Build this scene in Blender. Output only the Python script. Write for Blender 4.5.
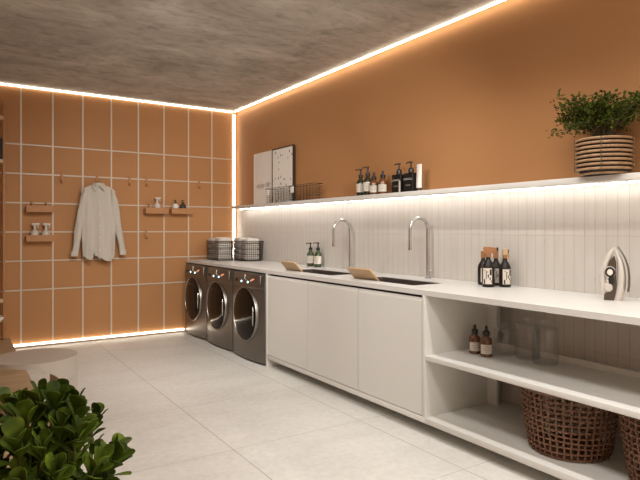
import bpy, bmesh, math, random
from mathutils import Vector, Matrix
R = math.radians
PI = math.pi
random.seed(7)
for o in list(bpy.data.objects):
    bpy.data.objects.remove(o)
COL = bpy.context.scene.collection
SC = bpy.context.scene

# ------------------------------------------------------------------ camera, world, lamps, exposure
CEIL = 2.84
cam_d = bpy.data.cameras.new('camera'); cam = bpy.data.objects.new('camera', cam_d); COL.objects.link(cam)
cam_d.sensor_fit = 'HORIZONTAL'; cam_d.sensor_width = 36; cam_d.lens = 36*567/640
cam_d.shift_y = -10.5/640; cam_d.clip_start = .05
cam.location = (0, 0, 1.28); cam.rotation_euler = (R(90), 0, R(-33))
SC.camera = cam
SC.view_settings.view_transform = 'Standard'; SC.view_settings.look = 'None'
SC.view_settings.gamma = 1; SC.view_settings.use_curve_mapping = False
SC.view_settings.exposure = 0.0
W = bpy.data.worlds.new('world'); SC.world = W; W.use_nodes = True
W.node_tree.nodes['Background'].inputs[0].default_value = (1, .80, .60, 1)
W.node_tree.nodes['Background'].inputs[1].default_value = .92
LED_TOP = 6.0      # strength of the strips along the walls
LED_SHELF = 24.0
LAMP = 8.0
LAMP_A, FILL_B = 34.0, 49.0      # watts of the slim ceiling lamp and of the added fill panel
SPOT = 125.0         # base watts of the added, unseen fill spotlights
WARM = (1, .985, .945)

# ------------------------------------------------------------------ materials
def mat(name, col, rough=.5, metal=0, **kw):
    m = bpy.data.materials.new(name); m.use_nodes = True
    b = m.node_tree.nodes['Principled BSDF']
    b.inputs['Base Color'].default_value = (*col, 1)
    b.inputs['Roughness'].default_value = rough
    b.inputs['Metallic'].default_value = metal
    for k, v in kw.items():
        b.inputs[k.replace('_', ' ')].default_value = v
    return m
def emit(name, col, s):
    m = bpy.data.materials.new(name); m.use_nodes = True
    nt = m.node_tree; nt.nodes.clear()
    e = nt.nodes.new('ShaderNodeEmission'); o = nt.nodes.new('ShaderNodeOutputMaterial')
    e.inputs[0].default_value = (*col, 1); e.inputs[1].default_value = s
    nt.links.new(e.outputs[0], o.inputs[0]); return m
class NT:
    def __init__(s, m):
        s.t = m.node_tree; s.b = s.t.nodes['Principled BSDF']
    def n(s, ty, **kw):
        x = s.t.nodes.new(ty)
        for k, v in kw.items():
            if k.startswith('i_'):
                x.inputs[int(k[2:])].default_value = v
            else: setattr(x, k, v)
        return x
    def l(s, a, b): s.t.links.new(a, b)
    def coord(s, scale=(1,1,1), rot=(0,0,0)):
        tc = s.n('ShaderNodeTexCoord'); mp = s.n('ShaderNodeMapping')
        s.l(tc.outputs['Object'], mp.inputs[0]); mp.inputs[3].default_value = scale; mp.inputs[2].default_value = rot
        return mp.outputs[0]
    def noise(s, vec, scale, det=4, rough=.6, dist=0):
        x = s.n('ShaderNodeTexNoise'); s.l(vec, x.inputs['Vector'])
        x.inputs['Scale'].default_value = scale; x.inputs['Detail'].default_value = det
        x.inputs['Roughness'].default_value = rough; x.inputs['Distortion'].default_value = dist
        return x.outputs[0]
    def ramp(s, fac, stops):
        x = s.n('ShaderNodeValToRGB'); s.l(fac, x.inputs[0]); cr = x.color_ramp
        while len(cr.elements) < len(stops): cr.elements.new(.5)
        for e, (p, c) in zip(cr.elements, stops):
            e.position = p; e.color = (*c, 1) if len(c) == 3 else c
        return x.outputs[0]
    def math(s, op, a, b=None, c=None):
        x = s.n('ShaderNodeMath', operation=op)
        for i, v in enumerate((a, b, c)):
            if v is None: continue
            if isinstance(v, (int, float)): x.inputs[i].default_value = v
            else: s.l(v, x.inputs[i])
        return x.outputs[0]
    def mix(s, fac, a, b, mode='MIX'):
        x = s.n('ShaderNodeMix', data_type='RGBA', blend_type=mode)
        for i, v in ((0, fac), (6, a), (7, b)):
            if isinstance(v, (int, float)): x.inputs[i].default_value = v
            elif isinstance(v, tuple): x.inputs[i].default_value = (*v, 1)
            else: s.l(v, x.inputs[i])
        return x.outputs[2]
    def bump(s, h, strength=.3, dist=.01):
        x = s.n('ShaderNodeBump'); x.inputs['Strength'].default_value = strength; x.inputs['Distance'].default_value = dist
        s.l(h, x.inputs['Height']); s.l(x.outputs[0], s.b.inputs['Normal'])
    def base(s, c): s.l(c, s.b.inputs['Base Color'])

TERRA = (.45, .218, .090)
m_terra = mat('terracotta_paint', TERRA, .6, Specular_IOR_Level=.2); t = NT(m_terra)
v = t.coord(); t.base(t.mix(t.noise(v, 1.3, 3), tuple(c*.95 for c in TERRA), tuple(c*1.05 for c in TERRA)))
t.bump(t.noise(v, 90, 2), .05, .002)
m_tmetal = mat('terracotta_lacquer', (.44, .212, .088), .5, Specular_IOR_Level=.3)
m_rail = mat('pale_rail', (.60, .49, .38), .4)

m_floor = mat('stone_floor', (.6, .55, .5), .42); t = NT(m_floor)
v = t.coord(); v2 = t.coord((1, 2.6, 1), (0, 0, R(12)))
a = t.ramp(t.noise(v2, 1.6, 8, .65, .4), [(.3, (.69, .655, .605)), (.5, (.745, .715, .665)), (.75, (.79, .76, .71))])
sp = t.ramp(t.noise(v, 24, 6, .7), [(.35, (.86, .86, .86)), (.6, (1, 1, 1))])
a = t.mix(.8, a, sp, 'MULTIPLY')
cl = t.ramp(t.noise(v, 7, 5, .7, .5), [(.56, (0, 0, 0)), (.7, (1, 1, 1))])
a = t.mix(t.math('MULTIPLY', cl, .18), a, (.66, .61, .55))
sx = t.n('ShaderNodeSeparateXYZ'); t.l(v, sx.inputs[0])
P_ = .92
def groove(t, c, off, pitch, hw):
    f = t.math('FRACT', t.math('DIVIDE', t.math('SUBTRACT', c, off - pitch*40), pitch))
    d = t.math('MINIMUM', f, t.math('SUBTRACT', 1, f))
    return t.math('LESS_THAN', d, hw/pitch)
gx = groove(t, sx.outputs[0], 1.373, P_, .0022); gy = groove(t, sx.outputs[1], 3.04, P_, .0013)
g = t.math('MAXIMUM', gx, gy)
t.base(t.mix(t.math('MULTIPLY', g, .75), a, (.20, .16, .12))); t.bump(t.math('SUBTRACT', 1, g), .3, .002)

m_ceil = mat('raw_concrete', (.3, .27, .24), .85); t = NT(m_ceil)
v = t.coord((1, 1.5, 1), (0, 0, R(-20)))
n1 = t.noise(v, 1.1, 10, .66, 1.1)
a = t.ramp(n1, [(.32, (.34, .305, .26)), (.45, (.47, .43, .375)), (.55, (.55, .51, .455)), (.68, (.66, .62, .565))])
n2 = t.ramp(t.noise(t.coord((1, 1.7, 1)), 6, 9, .72, .6), [(.36, (.72, .70, .68)), (.50, (1, 1, 1)), (.7, (1.1, 1.1, 1.1))])
a = t.mix(.85, a, n2, 'MULTIPLY')
ns = t.noise(t.coord((1, 4.0, 1), (0, 0, R(-32))), 2.2, 8, .7, 1.5)
t.base(t.mix(t.math('MULTIPLY', t.ramp(ns, [(.58, (0, 0, 0)), (.68, (1, 1, 1))]), .35), a, (.30, .265, .225)))
t.bump(n1, .2, .02)

TILE = (.60, .53, .46)
m_tile = mat('stacked_tile', TILE, .35); t = NT(m_tile)
v = t.coord(); sx = t.n('ShaderNodeSeparateXYZ'); t.l(v, sx.inputs[0])
gy = groove(t, sx.outputs[1], 2.385, .0674, .0014); gz = groove(t, sx.outputs[2], 1.242, .34, .0013)
# staggered short chips in the grout
cell = t.math('FLOOR', t.math('DIVIDE', t.math('SUBTRACT', sx.outputs[1], 2.385-2.696-.0337), .0674))
par = t.math('MODULO', cell, 3)
zz = t.math('ADD', sx.outputs[2], t.math('MULTIPLY', par, .06))
fz = t.math('FRACT', t.math('DIVIDE', zz, .34)); dz = t.math('ABSOLUTE', t.math('SUBTRACT', fz, .88))
chip = t.math('MULTIPLY', t.math('LESS_THAN', dz, .05), groove(t, sx.outputs[1], 2.385, .0674, .0028))
body = t.ramp(t.noise(t.coord((1, 3, .4)), 6, 4), [(.3, (.565, .52, .47)), (.7, (.62, .575, .525))])
a = t.mix(t.math('MULTIPLY', gz, .5), body, (.36, .28, .19))
a = t.mix(t.math('MULTIPLY', gy, .72), a, (.34, .26, .17))
a = t.mix(t.math('MULTIPLY', chip, t.ramp(t.noise(v, 40, 2), [(.45, (0, 0, 0)), (.6, (.75, .75, .75))])), a, (.42, .30, .15))
t.base(a); t.bump(t.math('SUBTRACT', 1, t.math('MAXIMUM', gy, gz)), .4, .002)

m_white = mat('warm_white_lacquer', (.70, .675, .63), .38)
m_counter = mat('white_stone_top', (.66, .635, .605), .32)
m_shelf = mat('white_shelf', (.74, .71, .67), .4)
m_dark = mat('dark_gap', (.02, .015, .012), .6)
m_black = mat('black_plastic', (.012, .010, .009), .35)
m_wire = mat('black_wire', (.035, .026, .02), .5, .3)
m_towel = mat('white_towel', (.66, .60, .54), .95); t = NT(m_towel); t.bump(t.noise(t.coord(), 160, 2), .5, .003)
m_steel = mat('brushed_steel', (.55, .50, .45), .22, 1)
m_sink = mat('dark_sink', (.10, .08, .065), .4, .5)
m_chrome = mat('chrome', (.50, .48, .46), .2, .8)
m_ring = mat('door_ring_metal', (.34, .31, .28), .34, 1)
m_washer = mat('graphite_metal', (.165, .145, .125), .30, .7); t = NT(m_washer); t.bump(t.noise(t.coord((1, 1, 60)), 12, 2), .03, .001)
m_washdark = mat('graphite_panel', (.13, .105, .088), .35, .6)
m_glassdark = mat('door_glass', (.010, .007, .005), .09, 0, Specular_IOR_Level=.11)
m_tan = mat('tan_board', (.50, .335, .185), .5)
m_brownled = emit('amber_display', (1, .42, .18), 1.1)
m_blueled = emit('blue_white_indicator', (.55, .9, 1), 4)
m_dotled = emit('soft_white_indicator', (1, .8, .65), .8)
m_led = emit('led_warm', (1, .90, .73), LED_TOP)
m_led2 = emit('led_shelf', (1, .97, .91), LED_SHELF*1.0)
m_led3 = emit('led_ceiling_edge', (1, .91, .74), LED_SHELF*.6)
m_lamp = emit('lamp_diffuser', WARM, LAMP)
m_fill_panel = emit('fill_panel_diffuser', WARM, 1.0)
m_shirt = mat('linen_shirt', (.52, .46, .385), .9); t = NT(m_shirt)
t.base(t.mix(t.noise(t.coord((1, 1, .25)), 130, 2), (.52, .465, .40), (.60, .545, .475))); t.bump(t.noise(t.coord(), 220, 2), .3, .002)
m_button = mat('shirt_button', (.75, .7, .64), .3)
m_hanger = mat('hanger_white', (.62, .54, .45), .4)
m_spray = mat('milky_plastic', (.60, .53, .46), .4)
m_whitep = mat('white_plastic', (.78, .73, .67), .35)
m_label = mat('paper_label', (.66, .59, .51), .7); t = NT(m_label)
m_print = mat('print_ink', (.16, .12, .09), .7)
m_green = mat('green_glass', (.035, .055, .012), .15, 0, Coat_Weight=.4)
m_dgreen = mat('dark_olive_glass', (.022, .022, .010), .18, 0, Coat_Weight=.3)
m_amber = mat('amber_glass', (.14, .048, .014), .15, 0, Coat_Weight=.4)
m_amber2 = mat('amber_glass_dark', (.115, .045, .016), .2, 0, Coat_Weight=.3)
m_brownb = mat('black_brown_bottle', (.016, .010, .007), .35, 0, Specular_IOR_Level=.3)
m_copper = mat('brown_trigger', (.34, .155, .065), .45)
m_cork = mat('pale_cork', (.52, .36, .21), .7)
m_clear = bpy.data.materials.new('clear_glass'); m_clear.use_nodes = True
nt = m_clear.node_tree; nt.nodes.clear()
_o = nt.nodes.new('ShaderNodeOutputMaterial'); _m = nt.nodes.new('ShaderNodeMixShader'); _t = nt.nodes.new('ShaderNodeBsdfTransparent')
_g = nt.nodes.new('ShaderNodeBsdfGlossy'); _f = nt.nodes.new('ShaderNodeLayerWeight'); _k = nt.nodes.new('ShaderNodeMath'); _k.operation = 'MULTIPLY_ADD'; _k.inputs[1].default_value = .6; _k.inputs[2].default_value = .025
_t.inputs[0].default_value = (1, 1, 1, 1); _g.inputs['Roughness'].default_value = .12; _f.inputs[0].default_value = .12
nt.links.new(_f.outputs[1], _k.inputs[0]); nt.links.new(_k.outputs[0], _m.inputs[0]); nt.links.new(_t.outputs[0], _m.inputs[1]); _d = nt.nodes.new('ShaderNodeBsdfDiffuse'); _d.inputs[0].default_value = (.85, .82, .78, 1); _m2 = nt.nodes.new('ShaderNodeMixShader'); _m2.inputs[0].default_value = .22
nt.links.new(_g.outputs[0], _m2.inputs[1]); nt.links.new(_d.outputs[0], _m2.inputs[2]); nt.links.new(_m2.outputs[0], _m.inputs[2]); nt.links.new(_m.outputs[0], _o.inputs[0])  # pale diffuse mixed in at glancing edges stands in for glass highlights
m_lid = m_clear.copy(); m_lid.name = 'clear_glass_lid'
for _n in m_lid.node_tree.nodes:
    if _n.type == 'MATH': _n.inputs[1].default_value = .7; _n.inputs[2].default_value = .12  # stronger pale mix stands in for the lid's bright highlights
m_wood = mat('oak_deck', (.4, .28, .17), .45); t = NT(m_wood)
v = t.coord((1, 9, 1)); n = t.noise(v, 1.8, 6, .6, .6)
t.base(t.ramp(n, [(.3, (.33, .215, .12)), (.5, (.43, .295, .175)), (.7, (.50, .355, .22))]))
m_rack = mat('pale_wood', (.55, .39, .22), .55)
m_seat = mat('cream_lacquer', (.50, .44, .38), .35)
m_leaf = mat('jade_leaf', (.055, .13, .02), .55, Specular_IOR_Level=.15); t = NT(m_leaf)
oi = t.n('ShaderNodeTexCoord'); 
t.base(t.ramp(t.noise(t.coord(), 9, 3), [(.3, (.014, .026, .002)), (.48, (.040, .064, .004)), (.68, (.13, .175, .014))]))
t.b.inputs['Subsurface Weight'].default_value = 0
m_leaf2 = mat('small_leaf', (.05, .11, .02), .6, Specular_IOR_Level=.12); t = NT(m_leaf2)
t.base(t.ramp(t.noise(t.coord(), 22, 3), [(.3, (.022, .034, .004)), (.5, (.048, .068, .006)), (.72, (.13, .155, .02))]))
m_stem = mat('stem', (.10, .075, .03), .7)
m_soil = mat('soil', (.035, .022, .014), .95)
m_rattan = mat('pale_rattan', (.56, .36, .19), .55); t = NT(m_rattan)
t.base(t.ramp(t.noise(t.coord((1, 1, 1)), 30, 4), [(.3, (.27, .145, .07)), (.7, (.42, .26, .14))]))
m_wicker = mat('brown_wicker', (.15, .065, .03), .6); t = NT(m_wicker)
t.base(t.ramp(t.noise(t.coord(), 40, 3), [(.3, (.10, .042, .02)), (.7, (.20, .09, .045))]))
m_pot = mat('dark_pot', (.015, .010, .007), .7)
m_art = mat('art_paper', (.84, .78, .71), .6)
m_art2 = mat('speckled_paper', (.62, .56, .49), .6); t = NT(m_art2)
vo = t.n('ShaderNodeTexVoronoi'); t.l(t.coord((1, 1, .8)), vo.inputs['Vector']); vo.inputs['Scale'].default_value = 17
sel = t.math('MULTIPLY', t.math('LESS_THAN', t.math('ADD', vo.outputs['Distance'], t.math('MULTIPLY', t.noise(t.coord(), 60, 2), .25)), .33),
             t.math('GREATER_THAN', t.n('ShaderNodeSeparateColor').outputs[0], .5))
sc = [n for n in t.t.nodes if n.type == 'SEPARATE_COLOR'][0]; t.l(vo.outputs['Color'], sc.inputs[0])
t.base(t.mix(sel, (.84, .78, .71), t.mix(sc.outputs[1], (.10, .075, .055), (.42, .30, .2))))
m_iron = mat('iron_white', (.62, .56, .50), .3)
m_irond = mat('iron_brown', (.075, .050, .036), .35)
m_soleplate = mat('iron_soleplate', (.11, .085, .062), .4, .2)
m_can = mat('black_canister', (.012, .010, .009), .5, 0, Specular_IOR_Level=.25)

# ------------------------------------------------------------------ mesh helpers
def BM(): return bmesh.new()
def obj(name, bm, m, parent=None, smooth=True, angle=40):
    bmesh.ops.recalc_face_normals(bm, faces=bm.faces)
    me = bpy.data.meshes.new(name); bm.to_mesh(me); bm.free()
    ms = m if isinstance(m, (list, tuple)) else [m]
    for x in ms: me.materials.append(x)
    if smooth:
        me.polygons.foreach_set('use_smooth', [True]*len(me.polygons))
        try: me.set_sharp_from_angle(angle=R(angle))
        except Exception: pass
    o = bpy.data.objects.new(name, me); COL.objects.link(o)
    if parent: o.parent = parent
    return o
def tag(o, label=None, cat=None, group=None, kind=None):
    if label: o['label'] = label
    if cat: o['category'] = cat
    if group: o['group'] = group
    if kind: o['kind'] = kind
    return o
def thing(name, label, cat, loc, rz=0, group=None):
    o = bpy.data.objects.new(name, None); COL.objects.link(o); o.empty_display_size = .05
    o.location = loc; o.rotation_euler = (0, 0, rz)
    return tag(o, label, cat, group)
def clone(o, loc, rz=None, label=None, parent=None):
    def rec(a, p):
        c = a.copy(); COL.objects.link(c)
        if p: c.parent = p
        for ch in list(kids.get(a.name, [])): rec(ch, c)
        return c
    kids = {}
    for x in list(COL.objects):
        if x.parent: kids.setdefault(x.parent.name, []).append(x)
    r = rec(o, parent); r.location = loc
    if rz is not None: r.rotation_euler = (0, 0, rz)
    if label: r['label'] = label
    return r
def struct(name, bm, m, **k): return tag(obj(name, bm, m, **k), kind='structure')

def box(bm, x0, x1, y0, y1, z0, z1, bev=0, seg=2, M=None):
    vs = [bm.verts.new((x, y, z)) for x in (x0, x1) for y in (y0, y1) for z in (z0, z1)]
    idx = [(0,1,3,2), (4,6,7,5), (0,4,5,1), (2,3,7,6), (0,2,6,4), (1,5,7,3)]
    fs = [bm.faces.new([vs[i] for i in f]) for f in idx]
    if bev:
        es = list({e for f in fs for e in f.edges})
        r = bmesh.ops.bevel(bm, geom=es, offset=bev, segments=seg, affect='EDGES', profile=.5)
        vs = list({v for f in r['faces'] for v in f.verts} | {v for v in vs if v.is_valid})
    if M is not None:
        bmesh.ops.transform(bm, matrix=M, verts=[v for v in vs if v.is_valid])
    return bm
def lathe(bm, prof, c=(0,0,0), seg=24, axis='Z', sx=1, sy=1, cap=True):
    rings = []
    for r, h in prof:
        ring = []
        for k in range(seg):
            a = 2*PI*k/seg; x, y = r*math.cos(a)*sx, r*math.sin(a)*sy
            p = {'Z': (x, y, h), 'X': (h, x, y), 'Y': (x, h, y)}[axis]
            ring.append(bm.verts.new((p[0]+c[0], p[1]+c[1], p[2]+c[2])))
        rings.append(ring)
    for a, b in zip(rings, rings[1:]):
        for k in range(seg):
            bm.faces.new((a[k], a[(k+1) % seg], b[(k+1) % seg], b[k]))
    if cap:
        for ring, rev in ((rings[0], True), (rings[-1], False)):
            try: bm.faces.new(ring[::-1] if rev else ring)
            except Exception: pass
    return bm
def tube(bm, pts, r, seg=8, closed=False, cap=True):
    pts = [Vector(p) for p in pts]; n = len(pts)
    rs = r if isinstance(r, (list, tuple)) else [r]*n
    rings = []; prevu = None
    for i, p in enumerate(pts):
        a = pts[(i-1) % n] if (closed or i > 0) else p
        b = pts[(i+1) % n] if (closed or i < n-1) else p
        d = (b-a).normalized()
        if prevu is None:
            u = d.orthogonal().normalized()
        else:
            u = (prevu - d*prevu.dot(d))
            u = u.normalized() if u.length > 1e-6 else d.orthogonal().normalized()
        prevu = u; w = d.cross(u)
        rings.append([bm.verts.new(p + (u*math.cos(2*PI*k/seg) + w*math.sin(2*PI*k/seg))*rs[i]) for k in range(seg)])
    m = n if closed else n-1
    for i in range(m):
        a, b = rings[i], rings[(i+1) % n]
        for k in range(seg):
            bm.faces.new((a[k], a[(k+1) % seg], b[(k+1) % seg], b[k]))
    if cap and not closed:
        bm.faces.new(rings[0][::-1]); bm.faces.new(rings[-1])
    return bm
def prism(bm, poly, axis, lo, hi):
    """extrude a closed 2-D polygon; axis X: poly is (y,z); Y: (x,z); Z: (x,y)"""
    def P(a, b, h): return {'X': (h, a, b), 'Y': (a, h, b), 'Z': (a, b, h)}[axis]
    A = [bm.verts.new(P(a, b, lo)) for a, b in poly]; B = [bm.verts.new(P(a, b, hi)) for a, b in poly]
    bm.faces.new(A[::-1]); bm.faces.new(B); n = len(poly)
    for i in range(n): bm.faces.new((A[i], A[(i+1) % n], B[(i+1) % n], B[i]))
    return bm
def rrect(x0, x1, y0, y1, r, n=5):
    out = []
    for cx, cy, a0 in ((x1-r, y1-r, 0), (x0+r, y1-r, 90), (x0+r, y0+r, 180), (x1-r, y0+r, 270)):
        for k in range(n+1):
            a = R(a0+90*k/n); out.append((cx+r*math.cos(a), cy+r*math.sin(a)))
    return out
def text_mesh(name, body, size, m, parent, loc, rot, shear=0, extrude=.0002, align='CENTER'):
    cu = bpy.data.curves.new(name, 'FONT'); cu.body = body; cu.size = size; cu.shear = shear
    cu.extrude = extrude; cu.align_x = align; cu.align_y = 'CENTER'
    o = bpy.data.objects.new(name+'_src', cu); COL.objects.link(o)
    dg = bpy.context.evaluated_depsgraph_get(); dg.update()
    me = bpy.data.meshes.new_from_object(o.evaluated_get(dg))
    bpy.data.objects.remove(o)
    q = bpy.data.objects.new(name, me); COL.objects.link(q); me.materials.clear(); me.materials.append(m)
    q.parent = parent; q.location = loc; q.rotation_euler = rot
    return q
FACE_ROOM = (R(90), 0, R(-90))     # text lying on a face that looks towards -X

# ------------------------------------------------------------------ the shell
XW, YB, XL, YR = 3.17, 6.90, -1.7, -1.3
struct('floor', box(BM(), XL-.1, XW+.12, YR, YB+.1, -.1, 0), m_floor, smooth=False)
struct('ceiling', box(BM(), XL-.1, XW+.12, YR, YB+.1, CEIL, CEIL+.1), m_ceil, smooth=False)
struct('wall_back', box(BM(), XL, XW, YB, YB+.1, 0, CEIL), m_terra, smooth=False)
struct('wall_left', box(BM(), XL-.1, XL, YR, YB, 0, CEIL), m_terra, smooth=False)
SH0, SH1 = 1.543, 1.577     # wall shelf slab
struct('wall_right', box(BM(), XW, XW+.1, YR, YB, SH0+.017, CEIL), m_terra, smooth=False)
struct('wall_right_tiled', box(BM(), XW, XW+.1, YR, YB, 0, SH0+.017), m_tile, smooth=False)
# thin pale rails on the back wall
VX = [.002, .315, .627, .941, 1.254, 1.566, 1.878, 2.190, 2.502, 2.814]
HZ = [.622, .938, 1.253, 1.568, 1.884, 2.200]
k = 1
for x in VX:
    struct('trim_%d' % k, box(BM(), x-.0085, x+.0085, YB-.006, YB, .045, CEIL-.03), m_rail, smooth=False); k += 1
for z in HZ:
    struct('trim_%d' % k, box(BM(), XL, 3.098, YB-.013, YB-.002, z-.0075, z+.0075), m_rail, smooth=False); k += 1

# ------------------------------------------------------------------ LED strips
def led(name, label, dims, hdims, m):
    o = thing(name, label, 'strip light', ((dims[0]+dims[1])/2, (dims[2]+dims[3])/2, dims[4]), group=None)
    x, y, z = o.location
    f = lambda d: (d[0]-x, d[1]-x, d[2]-y, d[3]-y, d[4]-z, d[5]-z)
    obj('diffuser', box(BM(), *f(dims)), m, o, smooth=False)
    obj('channel', box(BM(), *f(hdims)), m_rail, o, smooth=False)
    return o
led('led_strip', 'warm white strip light along the top of the gridded back wall', (XL, 3.10, YB-.022, YB-.004, CEIL-.024, CEIL-.006),
    (XL, 3.10, YB-.022, YB-.001, CEIL-.006, CEIL-.0005), m_led)
led('led_strip', 'upright strip light in the corner between the two terracotta walls', (3.108, 3.134, YB-.020, YB-.004, .91, CEIL-.045),
    (3.108, 3.134, YB-.004, YB-.0005, .91, CEIL-.045), m_led)
led('led_strip', 'strip light at floor level along the foot of the back wall', (XL, 2.44, YB-.024, YB-.006, .022, .042),
    (XL, 2.44, YB-.024, YB-.006, .010, .0215), m_led)
led('led_strip', 'thin strip light where the ceiling meets the plain terracotta right wall', (3.118, 3.128, -1.2, YB-.03, CEIL-.016, CEIL-.004),
    (3.112, 3.134, -1.2, YB-.03, CEIL-.0038, CEIL-.0003), m_led3)
led('led_strip', 'strip light under the long white shelf above the tiles', (3.100, 3.112, .3, 6.66, SH0-.008, SH0-.003),
    (3.096, 3.116, .3, 6.66, SH0-.0028, SH0-.0002), m_led2)

def lamp(y0, y1, x, label, watts, spread, hw=.018):
    o = thing('unseen_overhead_light', label, 'ceiling light', (x, (y0+y1)/2, CEIL))
    h = (y1-y0)/2
    obj('housing', box(BM(), -hw-.012, hw+.012, -h, h, -.02, -.0005, .003), m_whitep, o)
    obj('diffuser', box(BM(), -hw, hw, -h+.01, h-.01, -.024, -.0205), m_lamp if hw < .1 else m_fill_panel, o, smooth=False)
    ld = bpy.data.lights.new('unseen_area_lamp', 'AREA'); ld.shape = 'RECTANGLE'; ld.size = 2*hw; ld.size_y = 2*h-.02
    ld.energy = watts; ld.color = WARM; ld.spread = R(spread)
    l = bpy.data.objects.new('unseen_area_lamp', ld); COL.objects.link(l); l.parent = o; l.location = (0, 0, -.026)
lamp(-1.1, 3.05, 2.11, 'long slim ceiling light above the counter edge', LAMP_A, 130)
lamp(-1.0, 2.3, 1.05, 'wide flat fill-light panel, added unseen above the leafy plant', FILL_B, 170, .22)  # unseen panel added to fill the cupboard doors with soft light
def fill_spot(x, y, target, power, label, cone=96):  # added spotlights, out of view, that brighten the far walls and cupboards
    o = thing('added_fill_spot', label, 'ceiling light', (x, y, CEIL), 0, 'added fill spotlights')
    d = (Vector(target)-Vector((x, y, CEIL-.07))).normalized(); q = d.to_track_quat('-Z', 'Y')
    obj('rose', lathe(BM(), [(0, -.012), (.04, -.012), (.045, -.0005), (0, -.0005)], seg=24, cap=False), m_whitep, o)
    obj('stem', tube(BM(), [(0, 0, -.012), (0, 0, -.05)], .006, 8), m_whitep, o)
    bm = lathe(BM(), [(.030, .03), (.034, .026), (.034, -.04), (.031, -.04), (.031, .02), (0, .02), (0, .03)], seg=24, cap=False)
    bmesh.ops.transform(bm, matrix=Matrix.Translation((0, 0, -.075)) @ q.to_matrix().to_4x4(), verts=bm.verts)
    obj('lamp_head', bm, m_whitep, o)
    ld = bpy.data.lights.new('fill_spot_lamp', 'SPOT'); ld.energy = power; ld.color = WARM; ld.spot_size = R(cone); ld.spot_blend = .85; ld.shadow_soft_size = .035
    l = bpy.data.objects.new('fill_spot_lamp', ld); COL.objects.link(l); l.parent = o
    l.location = Vector((0, 0, -.075))+d*.045; l.rotation_euler = q.to_euler()
fill_spot(2.11, .9, (2.75, 6.6, .9), SPOT*1.5, 'added fill spotlight nearest the worktop', 54)
fill_spot(1.10, 3.35, (2.3, 6.9, .2), SPOT*1.05, 'added fill spotlight in the middle of the row')
fill_spot(.10, 2.4, (2.8, 4.5, .9), SPOT*1.1, 'added fill spotlight nearest the platform', 84)

# ------------------------------------------------------------------ long shelf, worktop, cabinets
o = thing('wall_shelf', 'long white wall shelf above the tiles, holding bottles and prints', 'shelf', (3.07, 3.4, SH0))
obj('board', box(BM(), 2.985-3.07, XW-3.07-.001, .2-3.4, 6.67-3.4, 0, SH1-SH0, .002), m_shelf, o)

CX0, CT, CB = 2.463, .902, .870
SINKS = [(2.620, 2.925, 3.87, 4.63), (2.615, 2.910, 2.87, 3.565)]
# worktop with real cut-outs
o = thing('worktop', 'long pale worktop running over washers, sink cupboards and open shelves', 'worktop', (2.8, 3.4, CB))
bm = BM()
ys = [-.6] + sorted([s[2] for s in SINKS] + [s[3] for s in SINKS]) + [YB-.03]
xs = [CX0, 2.615, 2.925, XW-.001]
def wt(x0, x1, y0, y1): box(bm, x0-2.8, x1-2.8, y0-3.4, y1-3.4, 0, CT-CB)
segs = [(-.6, 2.87, None), (2.87, 3.565, SINKS[1]), (3.565, 3.87, None), (3.87, 4.63, SINKS[0]), (4.63, YB-.03, None)]
for y0, y1, s in segs:
    if s is None: wt(CX0, XW-.001, y0, y1)
    else: wt(CX0, s[0], y0, y1); wt(s[1], XW-.001, y0, y1)
bmesh.ops.remove_doubles(bm, verts=bm.verts, dist=.0003)
obj('slab', bm, m_counter, o, smooth=False)
for s, lb in zip(SINKS, ('dark steel sink sunk in the worktop, the one nearer the washers', 'dark steel sink sunk in the worktop, the one nearer the open shelves')):
    cx, cy = (s[0]+s[1])/2, (s[2]+s[3])/2; hx, hy = (s[1]-s[0])/2-.002, (s[3]-s[2])/2-.002
    o = thing('sink', lb, 'sink', (cx, cy, .70), group='sinks in the worktop')
    bm = BM(); T = .198
    out = rrect(-hx, hx, -hy, hy, .02); inn = rrect(-hx+.004, hx-.004, -hy+.004, hy-.004, .018)
    n = len(out)
    rings = [[bm.verts.new((x, y, z)) for x, y in pl] for pl, z in ((out, T), (out, 0), )] 
    rin = [[bm.verts.new((x, y, z)) for x, y in inn] for z in (T, .006)]
    for i in range(n):
        j = (i+1) % n
        bm.faces.new((rings[0][i], rings[0][j], rings[1][j], rings[1][i]))
        bm.faces.new((rin[0][i], rin[1][i], rin[1][j], rin[0][j]))
        bm.faces.new((rings[0][i], rin[0][i], rin[0][j], rings[0][j]))
    bm.faces.new(rings[1]); bm.faces.new(rin[1])
    obj('bowl', bm, m_sink, o)
    obj('drain', lathe(BM(), [(.0, .0065), (.035, .0065), (.035, .009), (.02, .0095), (0, .008)], cap=False), m_steel, o)

# faucets
o = thing('faucet', 'tall chrome arched faucet behind the sink nearer the washers', 'faucet', (3.10, 4.26, CT), 0, 'arched faucets')
def faucet_parts(o):
    obj('base_flange', lathe(BM(), [(0, 0), (.026, 0), (.026, .005), (.014, .010), (0, .010)], cap=False), m_chrome, o)
    pts = [(0, 0, .008), (0, 0, .20), (0, 0, .375)]
    rr = .092
    for k in range(1, 17):
        a = PI*k/16; pts.append((-rr+rr*math.cos(a), 0, .375+rr*math.sin(a)))
    pts += [(-2*rr, 0, .30), (-2*rr, 0, .24)]
    obj('spout', tube(BM(), pts, .0128, 12), m_chrome, o)
    obj('aerator', lathe(BM(), [(0, .222), (.0138, .222), (.0138, .242), (0, .242)], (-2*rr, 0, 0), 14, cap=False), m_steel, o)
    obj('handle', tube(BM(), [(.0, -.008, .045), (.0, -.03, .05), (.0, -.05, .062)], [.006, .005, .004], 8), m_chrome, o)
faucet_parts(o)
clone(o, (3.10, 3.235, CT), label='tall chrome arched faucet behind the sink nearer the open shelves')

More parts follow.
